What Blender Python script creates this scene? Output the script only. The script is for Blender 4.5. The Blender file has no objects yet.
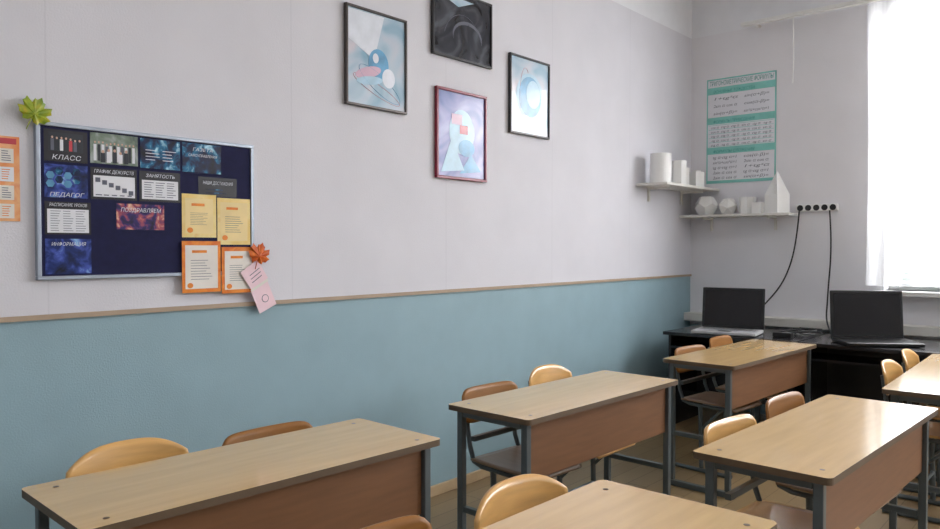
import bpy, bmesh, math, random
from mathutils import Vector, Matrix
random.seed(4)
scene=bpy.context.scene
COL=scene.collection
# ---------------------------------------------------------------- materials
MATS={}
def s2l(c):
    return tuple((x/255/12.92 if x/255<=0.04045 else ((x/255+0.055)/1.055)**2.4) for x in c)+(1,)
def mat(name,rgb,rough=0.6,metal=0,var=0.08,scale=8,bump=0.0,bscale=60,coat=0,stretch=None,spec=0.5,seam=None):
    if name in MATS: return MATS[name]
    m=bpy.data.materials.new(name); m.use_nodes=True
    nt=m.node_tree; b=nt.nodes["Principled BSDF"]
    col=s2l(rgb)
    tc=nt.nodes.new("ShaderNodeTexCoord"); mp=nt.nodes.new("ShaderNodeMapping")
    nt.links.new(tc.outputs["Object"],mp.inputs[0])
    if stretch: mp.inputs["Scale"].default_value=stretch
    n=nt.nodes.new("ShaderNodeTexNoise"); n.inputs["Scale"].default_value=scale; n.inputs["Detail"].default_value=4
    nt.links.new(mp.outputs[0],n.inputs["Vector"])
    r=nt.nodes.new("ShaderNodeValToRGB")
    r.color_ramp.elements[0].position=0.3; r.color_ramp.elements[1].position=0.7
    r.color_ramp.elements[0].color=tuple(c*(1-var) for c in col[:3])+(1,)
    r.color_ramp.elements[1].color=tuple(min(1,c*(1+var)) for c in col[:3])+(1,)
    nt.links.new(n.outputs["Fac"],r.inputs[0]); out=r.outputs[0]
    if seam:   # faint vertical wallpaper joints every 1.06 m
        sp=nt.nodes.new("ShaderNodeSeparateXYZ"); nt.links.new(tc.outputs["Object"],sp.inputs[0])
        md=nt.nodes.new("ShaderNodeMath"); md.operation='PINGPONG'; md.inputs[1].default_value=0.53
        nt.links.new(sp.outputs[seam],md.inputs[0])
        lt=nt.nodes.new("ShaderNodeMath"); lt.operation='LESS_THAN'; lt.inputs[1].default_value=0.003
        nt.links.new(md.outputs[0],lt.inputs[0])
        sc=nt.nodes.new("ShaderNodeMath"); sc.operation='MULTIPLY'; sc.inputs[1].default_value=0.10; nt.links.new(lt.outputs[0],sc.inputs[0])
        mx=nt.nodes.new("ShaderNodeMixRGB"); mx.inputs[2].default_value=(0.2,0.2,0.24,1)
        nt.links.new(sc.outputs[0],mx.inputs[0]); nt.links.new(out,mx.inputs[1]); out=mx.outputs[0]
    nt.links.new(out,b.inputs["Base Color"])
    b.inputs["Roughness"].default_value=rough; b.inputs["Metallic"].default_value=metal
    b.inputs["Specular IOR Level"].default_value=spec
    if coat: b.inputs["Coat Weight"].default_value=coat; b.inputs["Coat Roughness"].default_value=0.05
    if bump:
        n2=nt.nodes.new("ShaderNodeTexNoise"); n2.inputs["Scale"].default_value=bscale
        nt.links.new(tc.outputs["Object"],n2.inputs["Vector"])
        bp=nt.nodes.new("ShaderNodeBump"); bp.inputs["Strength"].default_value=bump; bp.inputs["Distance"].default_value=0.004
        nt.links.new(n2.outputs["Fac"],bp.inputs["Height"]); nt.links.new(bp.outputs[0],b.inputs["Normal"])
    MATS[name]=m; return m
def ramp_mat(name,stops,scale=6,rough=0.35,detail=6,dist=0.5,coat=0):
    if name in MATS: return MATS[name]
    m=bpy.data.materials.new(name); m.use_nodes=True
    nt=m.node_tree; b=nt.nodes["Principled BSDF"]
    tc=nt.nodes.new("ShaderNodeTexCoord")
    n=nt.nodes.new("ShaderNodeTexNoise"); n.inputs["Scale"].default_value=scale; n.inputs["Detail"].default_value=detail
    n.inputs["Distortion"].default_value=dist
    nt.links.new(tc.outputs["Object"],n.inputs["Vector"])
    r=nt.nodes.new("ShaderNodeValToRGB"); cr=r.color_ramp
    cr.elements[0].position=stops[0][0]; cr.elements[0].color=s2l(stops[0][1])
    cr.elements[1].position=stops[-1][0]; cr.elements[1].color=s2l(stops[-1][1])
    for p,c in stops[1:-1]:
        e=cr.elements.new(p); e.color=s2l(c)
    nt.links.new(n.outputs["Fac"],r.inputs[0]); nt.links.new(r.outputs[0],b.inputs["Base Color"])
    b.inputs["Roughness"].default_value=rough; b.inputs["Specular IOR Level"].default_value=0.3
    if coat: b.inputs["Coat Weight"].default_value=coat; b.inputs["Coat Roughness"].default_value=0.04
    MATS[name]=m; return m

M_wall=mat("wallpaper_pale",(214,213,219),0.85,var=0.03,scale=3,bump=0.25,bscale=140,seam="Y")
M_wallb=mat("wallpaper_back",(226,225,229),0.85,var=0.025,scale=3,bump=0.2,bscale=140)
M_frieze=mat("whitewash",(228,229,233),0.9,var=0.02)
M_blue=mat("paint_blue",(143,170,179),0.6,var=0.04,scale=5,bump=0.25,bscale=160)
M_ceil=mat("ceiling_white",(225,225,228),0.9,var=0.02)
M_tan=mat("tan_trim",(170,150,128),0.6)
M_skirt=mat("skirting_tan",(190,166,130),0.5)
M_white=mat("white_paint",(228,228,226),0.4,var=0.03)
M_shelf=mat("shelf_white",(218,216,210),0.5,var=0.03)
M_top=mat("desk_laminate",(212,178,126),0.16,var=0.06,scale=5,stretch=(7,0.7,1),spec=0.8,coat=0.35)
M_edge=mat("desk_edge",(96,78,58),0.5)
M_panel=mat("desk_panel_brown",(122,83,52),0.5,var=0.10,scale=6,stretch=(1,0.8,8))
M_steel=mat("grey_painted_steel",(88,96,98),0.4,metal=0.2)
M_plyL=mat("plywood_light",(212,164,98),0.3,var=0.12,scale=5,stretch=(1,1,9),coat=0.2)
M_plyD=mat("plywood_dark",(144,96,44),0.4,var=0.12,scale=5,stretch=(1,1,9),spec=0.3)
M_seat=mat("plywood_seat",(140,112,86),0.35,var=0.12,scale=5,stretch=(1,8,1))
M_black=mat("black_laminate",(40,39,42),0.22,var=0.1)
M_blackpl=mat("black_plastic",(20,20,22),0.35,var=0.1)
M_screen=mat("screen_glossy",(10,10,12),0.12,var=0.02)
M_keys=mat("laptop_silver",(180,180,182),0.35,metal=0.1)
M_plaster=mat("gypsum_white",(234,234,232),0.7,var=0.02)
M_socket=mat("socket_black",(25,25,28),0.5)
M_navy=mat("felt_navy",(20,22,62),0.9,var=0.15,scale=40)
M_alu=mat("aluminium",(160,168,180),0.35,metal=0.5)
M_paper=mat("paper_white",(225,226,232),0.6,var=0.02)
M_ink=mat("ink_grey",(95,98,112),0.7)
M_inkw=mat("ink_white",(215,218,228),0.7)
M_teal=mat("poster_teal",(50,150,140),0.5)
M_tealD=mat("poster_teal_light",(130,200,192),0.5)
M_black2=mat("print_black",(18,16,26),0.4)
M_cert=ramp_mat("certificate_yellow",[(0.3,(226,190,100)),(0.6,(236,214,150)),(0.8,(214,150,50))],9)
M_certo=ramp_mat("certificate_orange",[(0.3,(205,90,25)),(0.55,(230,140,50)),(0.8,(190,70,35))],14)
M_certin=mat("certificate_cream",(226,220,212),0.6)
M_certy=mat("certificate_sand",(232,208,150),0.6)
M_neb=ramp_mat("nebula_blue",[(0.3,(8,8,20)),(0.46,(14,30,70)),(0.58,(30,110,150)),(0.7,(180,225,240))],22)
M_neb2=ramp_mat("nebula_orange",[(0.3,(16,10,30)),(0.46,(50,34,100)),(0.57,(170,80,90)),(0.7,(240,200,170))],26)
M_neb3=ramp_mat("nebula_violet",[(0.3,(10,10,30)),(0.46,(26,46,110)),(0.58,(70,90,180)),(0.7,(160,210,240))],20)
M_photo=ramp_mat("class_photo",[(0.3,(70,80,76)),(0.5,(120,135,120)),(0.7,(170,176,176))],20)
M_leafy=ramp_mat("leaf_green_yellow",[(0.3,(90,130,40)),(0.55,(160,170,50)),(0.8,(215,170,60))],30)
M_leafo=ramp_mat("leaf_orange",[(0.3,(180,65,25)),(0.6,(210,105,35)),(0.8,(235,160,50))],30)
M_pink=mat("paper_pink",(236,206,214),0.7)
M_frameb=mat("frame_black",(30,28,30),0.35)
M_framed=mat("frame_bronze",(80,74,72),0.3,metal=0.5)
M_framer=mat("frame_crimson",(128,20,48),0.3)
M_art1=ramp_mat("art_pale_blue",[(0.3,(120,165,190)),(0.5,(180,198,212)),(0.75,(220,206,212))],3,0.25,2,1.5,coat=0.25)
M_art2=ramp_mat("art_dark",[(0.3,(22,22,28)),(0.5,(48,50,58)),(0.75,(100,104,112))],4,0.2,3,2,coat=0.35)
M_art3=ramp_mat("art_blue_violet",[(0.3,(80,100,160)),(0.5,(140,142,190)),(0.75,(180,180,215))],4,0.25,2,1.5,coat=0.12)
M_artb=mat("art_blue_ball",(85,150,190),0.35,var=0.25,scale=15,coat=0.15)
M_artb2=mat("art_sky_tint",(160,195,215),0.35,var=0.12,scale=15,coat=0.15)
M_artl=mat("art_light_ball",(214,219,228),0.35,var=0.08,scale=15,coat=0.15)
M_artr=mat("art_red",(190,60,70),0.35,var=0.2,coat=0.15)
M_arto=mat("art_pink",(200,165,185),0.35,coat=0.15)
M_cable=mat("cable_black",(20,20,22),0.5)
M_postor=ramp_mat("poster_orange",[(0.3,(225,130,70)),(0.6,(235,180,130)),(0.8,(205,80,50))],12)
M_slat=mat("slat_greygreen",(188,198,192),0.5,var=0.03)
M_suitd=mat("print_dark_suit",(30,34,44),0.5)
M_skin=mat("print_skin",(205,165,145),0.5)

def floor_mat():
    m=bpy.data.materials.new("floor_boards"); m.use_nodes=True
    nt=m.node_tree; b=nt.nodes["Principled BSDF"]
    tc=nt.nodes.new("ShaderNodeTexCoord"); mp=nt.nodes.new("ShaderNodeMapping")
    nt.links.new(tc.outputs["Object"],mp.inputs[0]); mp.inputs["Rotation"].default_value=(0,0,math.pi/2)
    br=nt.nodes.new("ShaderNodeTexBrick"); nt.links.new(mp.outputs[0],br.inputs["Vector"])
    br.inputs["Color1"].default_value=s2l((130,108,76)); br.inputs["Color2"].default_value=s2l((140,118,84))
    br.inputs["Mortar"].default_value=s2l((104,84,58)); br.inputs["Scale"].default_value=1
    br.inputs["Brick Width"].default_value=1.6; br.inputs["Row Height"].default_value=0.12; br.inputs["Mortar Size"].default_value=0.003
    nt.links.new(br.outputs["Color"],b.inputs["Base Color"]); b.inputs["Roughness"].default_value=0.35
    return m
M_floor=floor_mat()
# ---------------------------------------------------------------- helpers
def empty(name,loc=(0,0,0),rot=(0,0,0)):
    o=bpy.data.objects.new(name,None); COL.objects.link(o); o.location=loc; o.rotation_euler=rot
    o.empty_display_size=0.1
    return o
def mesh_obj(name,verts,faces,m,parent=None,bevel=0,seg=2,smooth=False,solid=0):
    me=bpy.data.meshes.new(name); me.from_pydata([tuple(v) for v in verts],[],faces); me.update()
    bm=bmesh.new(); bm.from_mesh(me); bmesh.ops.recalc_face_normals(bm,faces=bm.faces) if len(faces)>1 else None
    bm.to_mesh(me); bm.free()
    ms=m if isinstance(m,list) else [m]
    for x in ms: me.materials.append(x)
    if smooth:
        for p in me.polygons: p.use_smooth=True
    o=bpy.data.objects.new(name,me); COL.objects.link(o)
    if parent: o.parent=parent
    if solid:
        s=o.modifiers.new("solid","SOLIDIFY"); s.thickness=solid; s.offset=0
    if bevel:
        bv=o.modifiers.new("bevel","BEVEL"); bv.width=bevel; bv.segments=seg; bv.limit_method='ANGLE'
    return o
BF=[(0,1,3,2),(4,6,7,5),(0,4,5,1),(2,3,7,6),(0,2,6,4),(1,5,7,3)]
def box(name,x0,x1,y0,y1,z0,z1,m,parent=None,bevel=0,seg=2):
    v=[(x,y,z) for x in (x0,x1) for y in (y0,y1) for z in (z0,z1)]
    return mesh_obj(name,v,BF,m,parent,bevel,seg)
def poly(name,pts,z,m,parent):   # flat sheet in local XY, facing +Z
    v=[(x,y,z) for x,y in pts]+[(x,y,z-0.0004) for x,y in pts]; n=len(pts)
    f=[tuple(range(n)),tuple(range(2*n-1,n-1,-1))]+[(i,(i+1)%n,(i+1)%n+n,i+n) for i in range(n)]
    return mesh_obj(name,v,f,m,parent)
def rect(name,x0,x1,y0,y1,z,m,parent): return poly(name,[(x0,y0),(x1,y0),(x1,y1),(x0,y1)],z,m,parent)
def disc(name,cx,cy,rx,ry,z,m,parent,a=0,n=28):
    return poly(name,[(cx+rx*math.cos(t)*math.cos(a)-ry*math.sin(t)*math.sin(a),cy+rx*math.cos(t)*math.sin(a)+ry*math.sin(t)*math.cos(a)) for t in [2*math.pi*i/n for i in range(n)]],z,m,parent)
def rows(name,x0,x1,y0,y1,n,z,m,parent,fill=0.35,cols=1,ragged=0.3):
    vs=[];fs=[]
    for i in range(n):
        yc=y0+(y1-y0)*(i+0.5)/n; hh=(y1-y0)/n*fill/2
        for c in range(cols):
            a=x0+(x1-x0)*(c+0.08)/cols; b=x0+(x1-x0)*(c+0.92-random.random()*ragged)/cols
            k=len(vs); vs+=[(a,yc-hh,z),(b,yc-hh,z),(b,yc+hh,z),(a,yc+hh,z)]; fs.append((k,k+1,k+2,k+3))
    me=bpy.data.meshes.new(name); me.from_pydata(vs,[],fs); me.materials.append(m)
    o=bpy.data.objects.new(name,me); COL.objects.link(o); o.parent=parent; return o
def text(name,s,x,y,z,size,m,parent,width=None):
    cu=bpy.data.curves.new(name,'FONT'); cu.body=s; cu.size=size; cu.align_x='CENTER'; cu.align_y='CENTER'; cu.shear=0.2
    cu.materials.append(m); o=bpy.data.objects.new(name,cu); COL.objects.link(o); o.parent=parent; o.location=(x,y,z)
    if width:
        bpy.context.view_layer.update()
        if o.dimensions.x>0: o.scale=(width/o.dimensions.x,1,1)
    return o
def tube(name,pts,r,m,parent=None,smooth=False,cyc=False):
    cu=bpy.data.curves.new(name,'CURVE'); cu.dimensions='3D'; cu.bevel_depth=r; cu.bevel_resolution=3
    if smooth:
        sp=cu.splines.new('NURBS'); sp.points.add(len(pts)-1)
        for p,q in zip(sp.points,pts): p.co=(*q,1)
        sp.order_u=4; sp.use_endpoint_u=True; sp.resolution_u=8
    else:
        sp=cu.splines.new('POLY'); sp.points.add(len(pts)-1)
        for p,q in zip(sp.points,pts): p.co=(*q,1)
    sp.use_cyclic_u=cyc; cu.use_fill_caps=True
    cu.materials.append(m); o=bpy.data.objects.new(name,cu); COL.objects.link(o)
    if parent: o.parent=parent
    return o
LW=(math.pi/2,0,math.pi/2); BW=(math.pi/2,0,0)
def onleft(name,y,z,x=0.0): return empty(name,(x,y,z),LW)
D=6.41
def onback(name,x,z,y=D): return empty(name,(x,y,z),BW)

# ---------------------------------------------------------------- room shell
XR=8.6; YN=-1.8; H=3.85; T=0.3
box("floor",-T,XR+T,YN-T,D+T,-0.1,0,M_floor)
box("ceiling",-T,XR+T,YN-T,D+T,H,H+0.1,M_ceil)
def strip_wall(name,segs,maker):
    vs=[];fs=[];mi=[];mats=[]
    for z0,z1,m in segs:
        v=maker(z0,z1); k=len(vs); vs+=v; fs+=[tuple(i+k for i in f) for f in BF]
        if m not in mats: mats.append(m)
        mi+=[mats.index(m)]*6
    me=bpy.data.meshes.new(name); me.from_pydata(vs,[],fs)
    for m in mats: me.materials.append(m)
    for p,i in zip(me.polygons,mi): p.material_index=i
    bm=bmesh.new(); bm.from_mesh(me); bmesh.ops.recalc_face_normals(bm,faces=bm.faces); bm.to_mesh(me); bm.free()
    o=bpy.data.objects.new(name,me); COL.objects.link(o); return o
segs=[(0,1.155,M_blue),(1.155,3.265,M_wall),(3.265,H,M_frieze)]
bx=lambda a,b,c,d:(lambda z0,z1:[(x,y,z) for x in (a,b) for y in (c,d) for z in (z0,z1)])
strip_wall("wall_left",segs,bx(-T,0,YN-T,D+T))
strip_wall("wall_right",segs,bx(XR,XR+T,YN-T,D+T))
strip_wall("wall_front",segs,bx(0,XR,YN-T,YN))
# back wall with window openings
WZ0,WZ1=1.08,3.15
wins=[(1.56,3.45),(4.2,6.0),(6.7,8.3)]
vs=[];fs=[];mi=[]
def addb(x0,x1,z0,z1,i):
    k=len(vs); vs.extend([(x,y,z) for x in (x0,x1) for y in (D,D+T) for z in (z0,z1)])
    fs.extend([tuple(a+k for a in f) for f in BF]); mi.extend([i]*6)
addb(0,XR,0,0.72,0); addb(0,XR,0.72,WZ0,1); addb(0,XR,3.265,H,2); addb(0,XR,WZ1,3.265,1)
px=0
for a,b in wins+[(XR,XR)]:
    if a>px: addb(px,a,WZ0,WZ1,1)
    px=b
me=bpy.data.meshes.new("wall_back"); me.from_pydata(vs,[],fs)
for m in (M_blue,M_wallb,M_frieze): me.materials.append(m)
for p,i in zip(me.polygons,mi): p.material_index=i
bm=bmesh.new(); bm.from_mesh(me); bmesh.ops.recalc_face_normals(bm,faces=bm.faces); bm.to_mesh(me); bm.free()
COL.objects.link(bpy.data.objects.new("wall_back",me))
box("trim_1",0,0.012,YN,D,1.148,1.166,M_tan)
box("trim_2",0.0,XR,D-0.13,D,0.76,0.83,M_shelf,bevel=0.004)   # boxed heating pipe ledge
box("baseboard_left",0,0.018,YN,D-0.0,0,0.06,M_skirt,bevel=0.004)
for n,(a,b) in enumerate(wins,1):
    w=empty("window_%d"%n,(a,D+0.16,WZ0))
    W=b-a; HH=WZ1-WZ0
    box("sill",-0.06,W+0.06,-0.28,0.0,-0.035,0,M_white,w,0.004)
    for x0,x1 in ((0,0.06),(W-0.06,W),(W/2-0.04,W/2+0.04)): box("frame_vertical",x0,x1,0,0.07,0,HH,M_white,w,0.004)
    for z0,z1 in ((0,0.06),(HH-0.06,HH),(HH*0.68,HH*0.68+0.06)): box("frame_horizontal",0.06,W-0.06,0.003,0.067,z0,z1,M_white,w,0.004)
# curtains (sheer)
def sheer():
    m=bpy.data.materials.new("sheer_curtain"); m.use_nodes=True; nt=m.node_tree
    for nn in list(nt.nodes):
        if nn.type!='OUTPUT_MATERIAL': nt.nodes.remove(nn)
    out=[x for x in nt.nodes if x.type=='OUTPUT_MATERIAL'][0]
    tr=nt.nodes.new("ShaderNodeBsdfTransparent"); tl=nt.nodes.new("ShaderNodeBsdfTranslucent"); df=nt.nodes.new("ShaderNodeBsdfDiffuse")
    tl.inputs[0].default_value=(.97,.97,.98,1); df.inputs[0].default_value=(.88,.88,.9,1)
    m1=nt.nodes.new("ShaderNodeMixShader"); m2=nt.nodes.new("ShaderNodeMixShader")
    wv=nt.nodes.new("ShaderNodeTexNoise"); wv.inputs["Scale"].default_value=4
    mr=nt.nodes.new("ShaderNodeMapRange"); mr.inputs["To Min"].default_value=0.30; mr.inputs["To Max"].default_value=0.50
    nt.links.new(wv.outputs["Fac"],mr.inputs[0])
    nt.links.new(tl.outputs[0],m1.inputs[1]); nt.links.new(df.outputs[0],m1.inputs[2]); m1.inputs[0].default_value=0.15
    nt.links.new(mr.outputs[0],m2.inputs[0]); nt.links.new(tr.outputs[0],m2.inputs[1]); nt.links.new(m1.outputs[0],m2.inputs[2])
    nt.links.new(m2.outputs[0],out.inputs[0]); return m
M_sheer=sheer()
def curtain(x0,x1,z0,z1,y):
    n=int((x1-x0)*90); vs=[];fs=[];R=10
    for j in range(R+1):
        t=j/R
        for i in range(n+1):
            x=x0+(x1-x0)*i/n
            vs.append((x+0.01*math.sin(t*4)*(i/n<0.2),y+0.016*math.sin(x*40+0.6*math.sin(x*7))*(0.7+0.4*(1-t)),z0+(z1-z0)*t))
    for j in range(R):
        for i in range(n):
            k=j*(n+1)+i; fs.append((k,k+1,k+n+2,k+n+1))
    return mesh_obj("sheer_curtain",vs,fs,M_sheer,smooth=True)
curtain(1.46,3.7,1.12,3.24,6.27)
rod=empty("curtain_rail",(0,0,0))
box("rail",0.5,3.9,6.245,6.295,3.245,3.275,M_white,rod,0.004)
for x in (0.6,2.2,3.8): box("bracket",x-0.015,x+0.015,6.295,D,3.25,3.27,M_white,rod)
tube("pull_cord",[(0.92,6.26,3.24),(0.925,6.262,2.9),(0.92,6.26,2.72)],0.004,M_white,rod)
bl=empty("window_blind",(0,0,0))
for i in range(17):
    z=1.14+i*0.042
    o=box("slat",1.63,3.38,-0.014,0.014,-0.0012,0.0012,M_slat,bl); o.location=(0,6.52,z); o.rotation_euler=(0.6,0,0)

# ---------------------------------------------------------------- desks
def desk(cx,cy,L,W,rot):
    e=empty("school_desk",(cx,cy,0),(0,0,math.radians(rot)))
    hz=0.75
    a,b=W/2,L/2; r=0.02
    pts=[]
    for sx,sy,a0 in ((1,1,0),(-1,1,90),(-1,-1,180),(1,-1,270)):
        for k in range(5):
            t=math.radians(a0+k*22.5); pts.append((sx*(a-r)+r*math.cos(t),sy*(b-r)+r*math.sin(t)))
    n=len(pts)
    v=[(x,y,hz-0.022) for x,y in pts]+[(x,y,hz) for x,y in pts]
    f=[tuple(range(n-1,-1,-1)),tuple(range(n,2*n))]+[(i,(i+1)%n,(i+1)%n+n,i+n) for i in range(n)]
    o=mesh_obj("desktop",v,f,[M_top,M_edge],e)
    for p in o.data.polygons:
        p.material_index=0 if abs(p.normal.z)>0.5 else 1
    box("modesty_panel",a-0.065,a-0.047,-b+0.055,b-0.055,0.49,hz-0.024,M_panel,e,0.002)
    for s in (-1,1):
        y=s*(b-0.04)
        for x in (a-0.045,-a+0.05):
            box("leg",x-0.015,x+0.015,y-0.014,y+0.014,0.035,hz-0.024,M_steel,e,0.003)
        box("top_rail",-a+0.066,a-0.062,y-0.012,y+0.012,hz-0.05,hz-0.024,M_steel,e,0.003)
        box("side_rail",-a+0.066,a-0.062,y-0.012,y+0.012,0.30,0.325,M_steel,e,0.003)
        box("foot_runner",-a+0.01,a-0.005,y-0.017,y+0.017,0.0,0.034,M_steel,e,0.005)
        for x in (a-0.05,-a+0.06):
            disc("screw_cap",x,y*0.94,0.008,0.008,hz+0.0008,M_edge,e,n=12)
    box("book_rail",-a+0.09,-a+0.11,-b+0.055,b-0.055,0.60,0.62,M_steel,e)
    return e
desk(0.92,1.315,1.17,0.46,-2.5)
desk(1.04,2.91,1.20,0.44,-2.0)
desk(1.13,4.75,1.31,0.44,-2.5)
desk(2.135,2.94,1.30,0.43,-2.5)
desk(2.06,1.27,1.16,0.50,-1.5)
desk(2.31,4.65,1.50,0.47,1.5)
# ---------------------------------------------------------------- chairs (face +X)
def chair(cx,cy,rot=0,wood=None,h=0.79,flat=False):
    wood=wood or M_plyL
    e=empty("school_chair",(cx,cy,0),(0,0,math.radians(rot)))
    n=24;R=8;vs=[];fs=[]
    for j in range(R+1):
        t=j/R
        for i in range(n+1):
            u=-1+2*i/n
            if flat: top=h-0.03*abs(u)**10; bot=h-0.16+0.03*abs(u)**8; cv=0.022
            else: top=h-0.055*abs(u)**3.0; bot=h-0.18+0.03*abs(u)**3; cv=0.038
            zz=bot+(top-bot)*t
            vs.append((-cv*(1-u*u)-0.03*(zz-h+0.1)/0.18,0.195*u*(1-0.05*t*t),zz))
    for j in range(R):
        for i in range(n):
            k=j*(n+1)+i; fs.append((k,k+1,k+n+2,k+n+1))
    mesh_obj("backrest",vs,fs,wood,e,smooth=True,solid=0.011)
    vs=[];fs=[];n=14;R=14
    for j in range(R+1):
        t=j/R
        for i in range(n+1):
            u=-1+2*i/n
            x=0.02+0.37*t; w=0.19*(1-0.12*(1-t)**2)*(1-0.10*max(0,(t-0.85)/0.15)**2)
            z=0.445-0.012*(1-u*u)*math.sin(math.pi*t)-0.03*max(0,(t-0.8)/0.2)**2
            vs.append((x,u*w,z))
    for j in range(R):
        for i in range(n):
            k=j*(n+1)+i; fs.append((k,k+1,k+n+2,k+n+1))
    mesh_obj("seat",vs,fs,M_seat if wood is M_plyD else wood,e,smooth=True,solid=0.011)
    for s in (-1,1):
        y=0.155*s
        tube("back_upright",[(-0.028,y,h-0.06),(-0.012,y,h-0.17),(0.005,y,0.50),(0.03,y,0.435),(0.08,y,0.42),(0.35,y,0.415)],0.011,M_steel,e)
        tube("leg",[(0.15,y,0.415),(0.16,y,0.03)],0.014,M_steel,e)
        tube("brace",[(0.30,y,0.415),(0.165,y,0.28)],0.009,M_steel,e)
        tube("foot_runner",[(-0.02,y,0.013),(0.36,y,0.013)],0.013,M_steel,e)
    tube("cross_bar",[(0.158,-0.155,0.18),(0.158,0.155,0.18)],0.010,M_steel,e)
    tube("seat_bar",[(0.30,-0.155,0.412),(0.30,0.155,0.412)],0.009,M_steel,e)
    return e
chair(0.60,1.08,-3,M_plyL,0.795)
chair(0.62,1.58,-2,M_plyD,0.755,True)
chair(0.70,2.745,-4,M_plyD,0.76,True)
chair(0.70,3.235,0,M_plyL,0.79)
chair(0.82,4.66,-6,M_plyD,0.76,True)
chair(0.82,5.15,0,M_plyD,0.78,True)
chair(1.87,2.71,-6,M_plyL,0.775,True)
chair(1.87,3.30,-4,M_plyD,0.775,True)
chair(1.75,1.60,-3,M_plyL,0.785)
chair(1.69,1.11,-3,M_plyD,0.775,True)
chair(2.01,4.60,0,M_plyL,0.79)
chair(2.01,5.08,2,M_plyL,0.80)
# ---------------------------------------------------------------- computer tables + laptops
def ctable(x0,x1):
    e=empty("computer_table",((x0+x1)/2,0,0)); w=(x1-x0)/2
    box("tabletop",-w,w,5.44,6.14,0.725,0.75,M_black,e,0.003)
    for s in (-1,1):
        box("side_panel",s*(w-0.03)-0.01,s*(w-0.03)+0.01,5.50,6.10,0.0,0.725,M_black,e)
    box("back_panel",-w+0.04,w-0.04,5.98,6.0,0.2,0.725,M_black,e)
    box("keyboard_shelf",-w+0.04,w-0.04,5.50,5.85,0.62,0.635,M_black,e)
ctable(0.22,1.22); ctable(1.24,2.44)
def laptop(cx,cy,rot,w,hh,base):
    e=empty("laptop",(cx,cy,0.75),(0,0,math.radians(rot)))
    box("keyboard_base",-w/2,w/2,-0.31,0.0,0.004,0.028,base,e,0.006)
    rows("keys",-w/2+0.03,w/2-0.03,-0.17,-0.03,5,0.0285,M_blackpl,e,0.45,14,0)
    rect("touchpad",-0.05,0.05,-0.28,-0.2,0.0285,M_blackpl,e)
    l=empty("lid",(0,0,0.012),(math.radians(-6),0,0)); l.parent=e
    box("lid_shell",-w/2,w/2,0.0,0.018,0.0,hh,M_blackpl,l,0.006)
    box("display",-w/2+0.022,w/2-0.022,-0.0015,0.001,0.035,hh-0.022,M_screen,l)
laptop(0.64,5.77,9,0.47,0.33,M_keys)
laptop(1.60,5.77,34,0.48,0.345,M_blackpl)
# ---------------------------------------------------------------- notice board
b=onleft("notice_board",1.46,1.575,0.0)   # local x = y-1.46 ; local y = z-1.575
box("felt",-0.43,0.43,-0.275,0.275,0,0.015,M_navy,b)
for n_,a in {"frame_top":(-.443,.443,.270,.284),"frame_bottom":(-.443,.443,-.284,-.270),"frame_l":(-.443,-.428,-.270,.270),"frame_r":(.428,.443,-.270,.270)}.items():
    box(n_,a[0],a[1],a[2],a[3],0,0.022,M_alu,b,0.002)
Z=0.0165
def cell(nm,y0,y1,z0,z1,m,z=Z): return rect(nm,y0-1.46,y1-1.46,z0-1.575,z1-1.575,z,m,b)
def ctext(nm,s,yc,zc,size,m,w,z=Z+0.001): text(nm,s,yc-1.46,zc-1.575,z,size,m,b,w)
def crows(nm,y0,y1,z0,z1,n,m,fill=.35,cols=1,z=Z+0.0008): rows(nm,y0-1.46,y1-1.46,z0-1.575,z1-1.575,n,z,m,b,fill,cols)
def people(y0,y1,zb,h_,n,z,mats):
    for i in range(n):
        yc=y0+(y1-y0)*(i+.5)/n; w=(y1-y0)/n*.36; hh=h_*(0.88+0.2*random.random())
        cell("print_body",yc-w,yc+w,zb,zb+hh*.78,mats[i%len(mats)],z)
        disc("print_head",yc-1.46,zb+hh*.88-1.575,w*.62,w*.75,z+.0002,M_skin,b,n=12)
cell("card_class",1.045,1.195,1.72,1.835,M_black2); ctext("t1","КЛАСС",1.12,1.735,0.024,M_inkw,0.10)
cell("photo_small",1.06,1.18,1.757,1.825,M_suitd,Z+.0005); people(1.065,1.175,1.76,0.05,7,Z+.001,[M_ink,M_suitd,M_paper,M_suitd,M_artr])
cell("photo_big",1.205,1.385,1.725,1.84,M_photo); people(1.215,1.375,1.735,0.075,11,Z+.0008,[M_paper,M_suitd,M_paper,M_ink]); people(1.24,1.35,1.73,0.05,5,Z+.0014,[M_suitd,M_paper])
cell("card_motto",1.395,1.56,1.722,1.838,M_neb); crows("t2",1.41,1.55,1.75,1.80,4,M_inkw,.22,2)
cell("card_corner",1.57,1.745,1.72,1.84,M_neb); ctext("t3","ГАЗЕТА",1.66,1.815,0.018,M_inkw,0.09); ctext("t3b","САМОУПРАВЛЕНИЯ",1.66,1.79,0.015,M_inkw,0.13)
cell("card_hex",1.045,1.195,1.59,1.71,M_neb3); ctext("t4","ПЕДАГОГ",1.12,1.60,0.02,M_inkw,0.12)
for i in range(8): disc("hexagon",1.065+0.03*(i%4)-1.46,1.64+0.015*(i%2)+0.03*(i//4)-1.575,0.015,0.015,Z+0.001,(M_artb,M_neb)[i%2],b,n=6)
cell("card_chart",1.205,1.38,1.59,1.71,M_black2); cell("chart_paper",1.215,1.372,1.60,1.68,M_paper,Z+.0006)
for i in range(6): cell("chart_step",1.222+.025*i,1.24+.025*i,1.655-.009*i,1.672-.009*i,M_ink,Z+.0014)
crows("chart",1.22,1.37,1.602,1.612,1,M_ink,.4,5,Z+.0014); ctext("t5","ГРАФИК ДЕЖУРСТВ",1.292,1.695,0.018,M_inkw,0.15)
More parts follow.
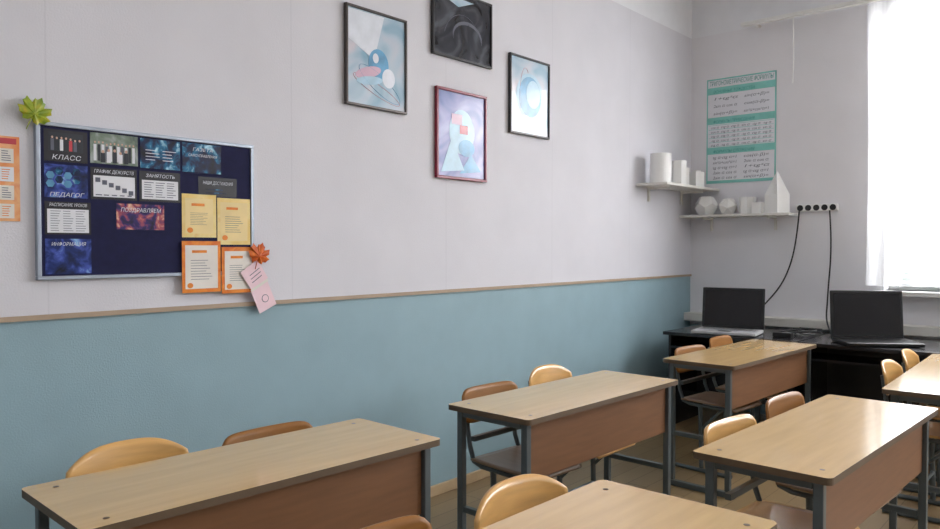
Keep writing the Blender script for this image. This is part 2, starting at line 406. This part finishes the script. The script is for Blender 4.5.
cell("card_table",1.39,1.56,1.59,1.71,M_black2); cell("table_paper",1.40,1.55,1.60,1.675,M_paper,Z+.0006); crows("table",1.405,1.545,1.605,1.67,7,M_ink,.3,3,Z+.0014); ctext("t6","ЗАНЯТОСТЬ",1.475,1.692,0.018,M_inkw,0.12)
cell("card_dark",1.64,1.82,1.625,1.705,M_black2); ctext("t7","НАШИ ДОСТИЖЕНИЯ",1.73,1.68,0.02,M_inkw,0.14); crows("t7b",1.66,1.80,1.632,1.66,2,M_neb)
cell("card_schedule",1.045,1.205,1.455,1.575,M_black2); cell("schedule_paper",1.053,1.197,1.462,1.548,M_paper,Z+.0006); crows("schedule",1.06,1.19,1.465,1.545,9,M_ink,.22,3,Z+.0014); ctext("t8","РАСПИСАНИЕ УРОКОВ",1.125,1.563,0.016,M_inkw,0.13)
cell("card_congrats",1.30,1.49,1.478,1.578,M_neb2); ctext("t9","ПОЗДРАВЛЯЕМ",1.395,1.553,0.022,M_inkw,0.16)
cell("card_info",1.045,1.205,1.312,1.44,M_neb3); ctext("t10","ИНФОРМАЦИЯ",1.125,1.42,0.018,M_inkw,0.12)
def cert(y0,y1,z0,z1,mo,mi_,k,z=Z):
    cell("certificate_%d"%k,y0,y1,z0,z1,mo,z+0.0016); cell("certificate_inner_%d"%k,y0+.014,y1-.014,z0+.016,z1-.018,mi_,z+0.0022)
    crows("certificate_text_%d"%k,y0+.028,y1-.028,z0+.05,z1-.075,8,M_ink,.18,1,z+0.003)
    crows("certificate_title_%d"%k,y0+.035,y1-.035,z1-.055,z1-.033,1,M_certo,.5,1,z+0.003)
    disc("certificate_emblem_%d"%k,y0+.035-1.46,z0+.03-1.575,.013,.011,z+.003,M_certo,b)
cert(1.565,1.72,1.45,1.63,M_cert,M_certy,1); cert(1.725,1.885,1.42,1.62,M_cert,M_certy,2,Z)
cert(1.56,1.735,1.22,1.435,M_certo,M_certin,3,0.0235); cert(1.74,1.90,1.21,1.41,M_certo,M_certin,4,0.0235)
# leaves
def leaf(y,z,s,m,rot,x=0.03):
    e=empty("maple_leaf",(x,y,z),LW)
    pr=[(90,1.0),(80,.80),(70,.84),(60,.62),(48,.98),(38,.86),(28,.88),(20,.60),(6,.86),(-6,.72),(-18,.70),(-30,.5),(-50,.58),(-70,.42),(-88,.22)]
    full=[(a,r) for a,r in pr]+[(180-a,r) for a,r in reversed(pr[1:])]
    pts=[(s*r*math.cos(math.radians(a+rot)),s*r*math.sin(math.radians(a+rot))) for a,r in full]
    c=[(0,0,0.010)]+[(px_,py_,0.003*math.sin(i*1.7)) for i,(px_,py_) in enumerate(pts)]
    n=len(pts); f=[(0,i+1,(i+1)%n+1) for i in range(n)]
    mesh_obj("blade",c,f,m,e,solid=0.001)
    ra=math.radians(-90+rot); tube("stem",[(0,0,0),(s*.9*math.cos(ra),s*.9*math.sin(ra),0.005)],0.0018,m,e)
leaf(1.008,1.878,0.068,M_leafy,-25); leaf(1.915,1.368,0.066,M_leafo,-20,0.035)
# pink cards hanging
pk=empty("pink_card",(0.03,1.93,1.24),LW)
def tilt(nm,cx,cy,w,h_,a,z,m):
    ca,sa=math.cos(a),math.sin(a)
    poly(nm,[(cx+x*ca-y*sa,cy+x*sa+y*ca) for x,y in ((-w,-h_),(w,-h_),(w,h_),(-w,h_))],z,m,pk)
tilt("card_upper",-0.035,0.045,0.05,0.05,0.6,0.004,M_pink); tilt("card_lower",0.012,-0.055,0.048,0.058,0.42,0.002,M_pink)
tilt("card_fold",-0.01,0.0,0.048,0.006,0.5,0.006,M_certin)
for i in range(3): tilt("ink_line",-0.035+0.006*i,0.06-0.016*i,0.03,0.0015,0.6,0.0048,M_ink)
disc("stamp",0.02,-0.06,0.018,0.018,0.003,M_ink,pk); disc("stamp_inner",0.02,-0.06,0.015,0.015,0.0036,M_pink,pk)
# left orange poster
lp=onleft("wall_poster",0.72,1.65,0.002)
rect("sheet",-0.25,0.25,-0.15,0.145,0.002,M_postor,lp)
for i in range(4):
    for j in range(5):
        x0=-0.235+j*0.096; y0=-0.14+i*0.064
        rect("block_%d_%d"%(i,j),x0,x0+0.082,y0,y0+0.05,0.0032,M_certin if (i+j)%3 else M_paper,lp)
        rows("txt",x0+0.006,x0+0.076,y0+0.005,y0+0.045,5,0.004,M_ink if (i+j)%2 else M_certo,lp,cols=2)
rect("band",-0.24,0.24,0.118,0.138,0.0034,M_artr,lp)
# ---------------------------------------------------------------- framed pictures
def picture(y0,y1,z0,z1,fm,art,ft=0.013):
    yc,zc=(y0+y1)/2,(z0+z1)/2; e=onleft("framed_picture",yc,zc,0.003); w,h_=(y1-y0)/2,(z1-z0)/2
    box("frame_top",-w,w,h_-ft,h_,0,0.022,fm,e,0.003); box("frame_bottom",-w,w,-h_,-h_+ft,0,0.022,fm,e,0.003)
    box("frame_l",-w,-w+ft,-h_+ft,h_-ft,0,0.022,fm,e,0.003); box("frame_r",w-ft,w,-h_+ft,h_-ft,0,0.022,fm,e,0.003)
    box("print",-w+ft,w-ft,-h_+ft,h_-ft,0,0.012,art,e)
    return e
A=0.0132
def arc(nm,e,cx,cy,rx,ry,a0,a1,m,r=0.002,z=A,rot=0):
    pts=[]
    for i in range(25):
        t=math.radians(a0+(a1-a0)*i/24); x,y=rx*math.cos(t),ry*math.sin(t)
        pts.append((cx+x*math.cos(rot)-y*math.sin(rot),cy+x*math.sin(rot)+y*math.cos(rot),z))
    tube(nm,pts,r,m,e)
p=picture(2.43,2.85,2.12,2.62,M_framed,M_art1)
poly("facet",[(-.19,.23),(.05,.23),(-.02,.0),(-.19,.08)],A,M_artl,p)
disc("ball_blue",0.01,-0.02,.07,.08,A+.0006,M_artb,p); disc("ball_light",0.08,-0.08,.045,.05,A+.001,M_artl,p); disc("ball_highlight",-.01,.01,.02,.025,A+.0012,M_artl,p)
disc("petal",-.06,-.07,.09,.028,A+.0008,M_arto,p,0.3); disc("petal2",-.05,-.11,.09,.022,A+.0009,M_artb2,p,0.15)
arc("ring",p,0.0,-0.15,.17,.03,0,360,M_artr,.0008,A,-.35); arc("ring2",p,0.02,-0.12,.16,.045,0,360,M_artb,.0010,A,-.5)
p=picture(3.05,3.57,2.49,2.88,M_frameb,M_art2)
poly("light_wedge",[(-.22,.16),(.10,.16),(-.04,.11)],A,M_art1,p); disc("dome",.04,-.05,.13,.09,A+.0003,M_ink,p); disc("dome_inner",.04,-.065,.125,.085,A+.0006,M_art2,p)
poly("cone",[(-.02,-.15),(.08,-.15),(.05,.03)],A+.001,M_art2,p)
arc("curve",p,0.0,-.12,.17,.19,20,160,M_ink,.0015)
p=picture(3.75,4.18,2.13,2.63,M_frameb,M_art1)
disc("halo",0.0,0.0,.145,.15,A,M_artb2,p); disc("ball",0.0,0.0,.12,.13,A+.0004,M_artb,p); disc("ball2",0.035,0.02,.075,.09,A+.0008,M_artb2,p); disc("spot",-.05,-.15,.05,.03,A+.0006,M_artl,p)
arc("stem_line",p,-.05,-.02,.06,.2,60,200,M_artr,.0008)
p=picture(3.08,3.52,1.80,2.315,M_framer,M_art3,0.016)
disc("halo",0.0,0.02,.11,.13,A,M_artb2,p); rect("red_block",-.02,.05,0.01,.06,A+.0008,M_artr,p); rect("pink_block",-.09,.0,.06,.12,A+.0012,M_arto,p)
disc("core",.04,-.07,.07,.05,A+.0014,M_artb,p); poly("fan",[(-.18,-.22),(.02,-.2),(-.09,-.02)],A+.0010,M_artb2,p); poly("fan2",[(-.02,-.22),(.17,-.2),(.08,-.1)],A+.0006,M_artb,p)
# ---------------------------------------------------------------- formula poster on back wall
fp=onback("formula_poster",0.445,2.42,D-0.004)
w,h_=0.30,0.455
rect("sheet",-w,w,-h_,h_,0.0015,M_tealD,fp)
rect("title_band",-w+.012,w-.012,h_-.075,h_-.012,0.0025,M_paper,fp); text("title","ТРИГОНОМЕТРИЧЕСКИЕ ФОРМУЛЫ",0,h_-.043,0.0035,0.055,M_teal,fp,0.55)
for i,(ya,yb,hd) in enumerate([(.12,.36,"ОСНОВНЫЕ ТОЖДЕСТВА"),(-.14,.10,"ФОРМУЛЫ ПРИВЕДЕНИЯ"),(-.43,-.16,"ФОРМУЛЫ СЛОЖЕНИЯ")]):
    rect("block_%d"%i,-w+.012,w-.012,ya,yb,0.0025,M_paper,fp)
    rect("block_head_%d"%i,-w+.012,w-.012,yb-.04,yb,0.003,M_tealD,fp)
    text("head_text_%d"%i,hd,-.06,yb-.02,0.0036,0.034,M_teal,fp,0.36)
    for k in range((3,5,5)[i]):
        n_=(3,5,5)[i]; zc=yb-.05-(yb-.05-ya)*(k+.5)/n_
        for c in range((2,6,2)[i]):
            nc=(2,6,2)[i]; xc=-w+.03+(2*w-.06)*(c+.5)/nc
            s_=random.choice(["sin²α+cos²α=1","tg α·ctg α=1","1+tg²α","sin(α+β)=","cos(α-β)=","2sin α cos α"]) if nc==2 else random.choice(["sin α","cos α","-tg α","ctg α"])
            text("formula",s_,xc,zc,0.0035,0.034 if nc==2 else .028,M_ink,fp,(2*w-.06)/nc*.78)
    if i==1:
        for k in range(6): rect("grid_line",-w+.02,w-.02,ya+.005+.037*k,ya+.008+.037*k,0.0034,M_tealD,fp)
# ---------------------------------------------------------------- shelves
s1=empty("wall_shelf",(0,0,0)); box("board",0.001,0.27,5.40,6.40,1.895,1.915,M_shelf,s1,0.003)
for y in (5.6,6.2): box("bracket",0.001,0.2,y-.008,y+.008,1.875,1.895,M_shelf,s1); box("bracket_v",0.001,0.02,y-.008,y+.008,1.78,1.875,M_shelf,s1)
s2=empty("wall_shelf",(0,0,0)); box("board",0.001,0.93,6.17,6.405,1.665,1.685,M_shelf,s2,0.003)
for x in (0.2,0.75): box("bracket",x-.008,x+.008,6.22,6.405,1.645,1.665,M_shelf,s2); box("bracket_v",x-.008,x+.008,6.385,6.405,1.55,1.645,M_shelf,s2)
def solid(name,n,r0,r1,h,loc,rot=0,smooth=False,mid=None):
    vs=[(r0*math.cos(2*math.pi*i/n),r0*math.sin(2*math.pi*i/n),0) for i in range(n)]
    fs=[tuple(range(n))]; base=0
    if mid:
        vs+=[(r0*math.cos(2*math.pi*i/n),r0*math.sin(2*math.pi*i/n),mid) for i in range(n)]
        fs+=[(i,(i+1)%n,(i+1)%n+n,i+n) for i in range(n)]; base=n
    if r1>0:
        k=len(vs)
        vs+=[(r1*math.cos(2*math.pi*i/n),r1*math.sin(2*math.pi*i/n),h) for i in range(n)]
        fs+=[tuple(range(k,k+n))]+[(base+i,base+(i+1)%n,(i+1)%n+k,i+k) for i in range(n)]
    else:
        k=len(vs); vs.append((0,0,h)); fs+=[(base+i,base+(i+1)%n,k) for i in range(n)]
    o=mesh_obj(name,vs,fs,M_plaster,bevel=0.001,seg=1); o.location=loc; o.rotation_euler=(0,0,rot); return o
zu=1.9152
solid("cylinder_model",32,.082,.082,.235,(.15,5.53,zu))
solid("cone_model",32,.055,.0,.17,(.08,5.70,zu))
solid("hexagonal_prism_model",6,.065,.065,.20,(.17,5.80,zu),.3)
solid("triangular_prism_model",3,.085,.085,.16,(.10,5.96,zu),.4)
solid("cube_model",4,.075,.075,.13,(.18,6.10,zu),.5)
solid("truncated_pyramid_model",5,.07,.035,.16,(.12,6.27,zu))
def ico_dual(name,r,loc,kind):
    bm=bmesh.new(); bmesh.ops.create_icosphere(bm,subdivisions=1,radius=r)
    if kind=='dodeca':
        cents=[f.calc_center_median().normalized()*r for f in bm.faces]
        bm2=bmesh.new(); nv=[bm2.verts.new(c) for c in cents]
        bmesh.ops.convex_hull(bm2,input=nv); bmesh.ops.dissolve_limit(bm2,angle_limit=0.05,verts=bm2.verts,edges=bm2.edges); bm.free(); bm=bm2
    # rest it on a face
    bm.faces.ensure_lookup_table(); bm.normal_update(); nrm=bm.faces[0].normal.copy()
    q=nrm.rotation_difference(Vector((0,0,-1)))
    bmesh.ops.rotate(bm,verts=bm.verts,cent=(0,0,0),matrix=q.to_matrix())
    zmin=min(v.co.z for v in bm.verts)
    for v in bm.verts: v.co.z-=zmin
    me=bpy.data.meshes.new(name); bm.to_mesh(me); bm.free(); me.materials.append(M_plaster)
    o=bpy.data.objects.new(name,me); COL.objects.link(o); o.location=loc
zl=1.6852
ico_dual("dodecahedron_model",.10,(.20,6.28,zl),'dodeca')
ico_dual("icosahedron_model",.085,(.395,6.28,zl),'ico')
solid("octagonal_prism_model",8,.07,.07,.14,(.56,6.28,zl),.3)
solid("cuboid_model",4,.055,.055,.09,(.67,6.22,zl),.75)
solid("pyramid_prism_model",4,.095,.0,.35,(.80,6.28,zl),.35,mid=.15)
# ---------------------------------------------------------------- sockets + cables
so=onback("power_socket_strip",1.075,1.725,D-0.001)
box("housing",-.16,.16,-.027,.027,0,.03,M_white,so,.005)
for i in range(5): 
    disc("socket",-.125+.062*i,0,.024,.024,.0312,M_socket,so)
c1=tube("power_cable",[(.95,6.36,1.70),(.93,6.37,1.5),(.90,6.37,1.3),(.82,6.36,1.1),(.73,6.34,.98),(.66,6.2,.86),(.72,6.05,.76)],.006,M_cable,None,True)
c2=tube("power_cable",[(1.18,6.36,1.70),(1.20,6.37,1.4),(1.17,6.37,1.1),(1.18,6.33,.93),(1.2,6.2,.84),(1.3,6.0,.76)],.006,M_cable,None,True)
pts=[(.95+.34*random.random(),5.74+.28*random.random(),.757+.05*random.random()) for i in range(30)]
tube("tangled_cable",pts,.006,M_cable,None,True)
box("power_adapter",1.0,1.13,5.62,5.68,.751,.785,M_blackpl,bevel=.005)
# ---------------------------------------------------------------- soft fill lights added at the ceiling, out of view
def fill_lamp(x,y,e_):
    e=empty("ceiling_fill",(x,y,H))
    box("housing",-.09,.09,-.62,.62,-.07,0,M_white,e,.01)
    l=bpy.data.lights.new("fill_light",'AREA'); l.shape='RECTANGLE'; l.size=.15; l.size_y=1.2; l.energy=e_; l.color=(1,.98,.96)
    o=bpy.data.objects.new("fill_light",l); COL.objects.link(o); o.parent=e; o.location=(0,0,-.08)
for x in (2.0,4.6,7.2):
    for y in (0.6,3.6): fill_lamp(x,y,12)
# ---------------------------------------------------------------- daylight
wd=bpy.data.worlds.new("overcast"); scene.world=wd; wd.use_nodes=True; nt=wd.node_tree
bg=nt.nodes["Background"]; tc=nt.nodes.new("ShaderNodeTexCoord"); sx=nt.nodes.new("ShaderNodeSeparateXYZ"); r=nt.nodes.new("ShaderNodeValToRGB")
nt.links.new(tc.outputs["Generated"],sx.inputs[0]); nt.links.new(sx.outputs["Z"],r.inputs[0]); nt.links.new(r.outputs[0],bg.inputs[0])
r.color_ramp.elements[0].position=0.04; r.color_ramp.elements[0].color=(.06,.078,.068,1)
r.color_ramp.elements[1].position=0.12; r.color_ramp.elements[1].color=(.93,.96,1,1)
bg.inputs[1].default_value=7.0
for a,b_ in wins:
    l=bpy.data.lights.new("window_daylight",'AREA'); l.shape='RECTANGLE'; l.size=b_-a; l.size_y=1.5; l.energy=250; l.color=(.98,.98,1)
    o=bpy.data.objects.new("window_daylight",l); COL.objects.link(o); o.location=((a+b_)/2,D+.75,2.95)
    o.rotation_euler=(math.radians(-90+22),0,0)
# ---------------------------------------------------------------- camera
cam=bpy.data.cameras.new("camera"); co=bpy.data.objects.new("camera",cam); COL.objects.link(co); scene.camera=co
cam.sensor_width=36; cam.lens=754/940*36; cam.clip_start=0.05
th=math.atan2(654,754); pitch=math.atan(17.5/754)
co.location=(2.94,0,1.41); co.rotation_euler=(math.pi/2-pitch,0,th)
scene.view_settings.view_transform='Standard'
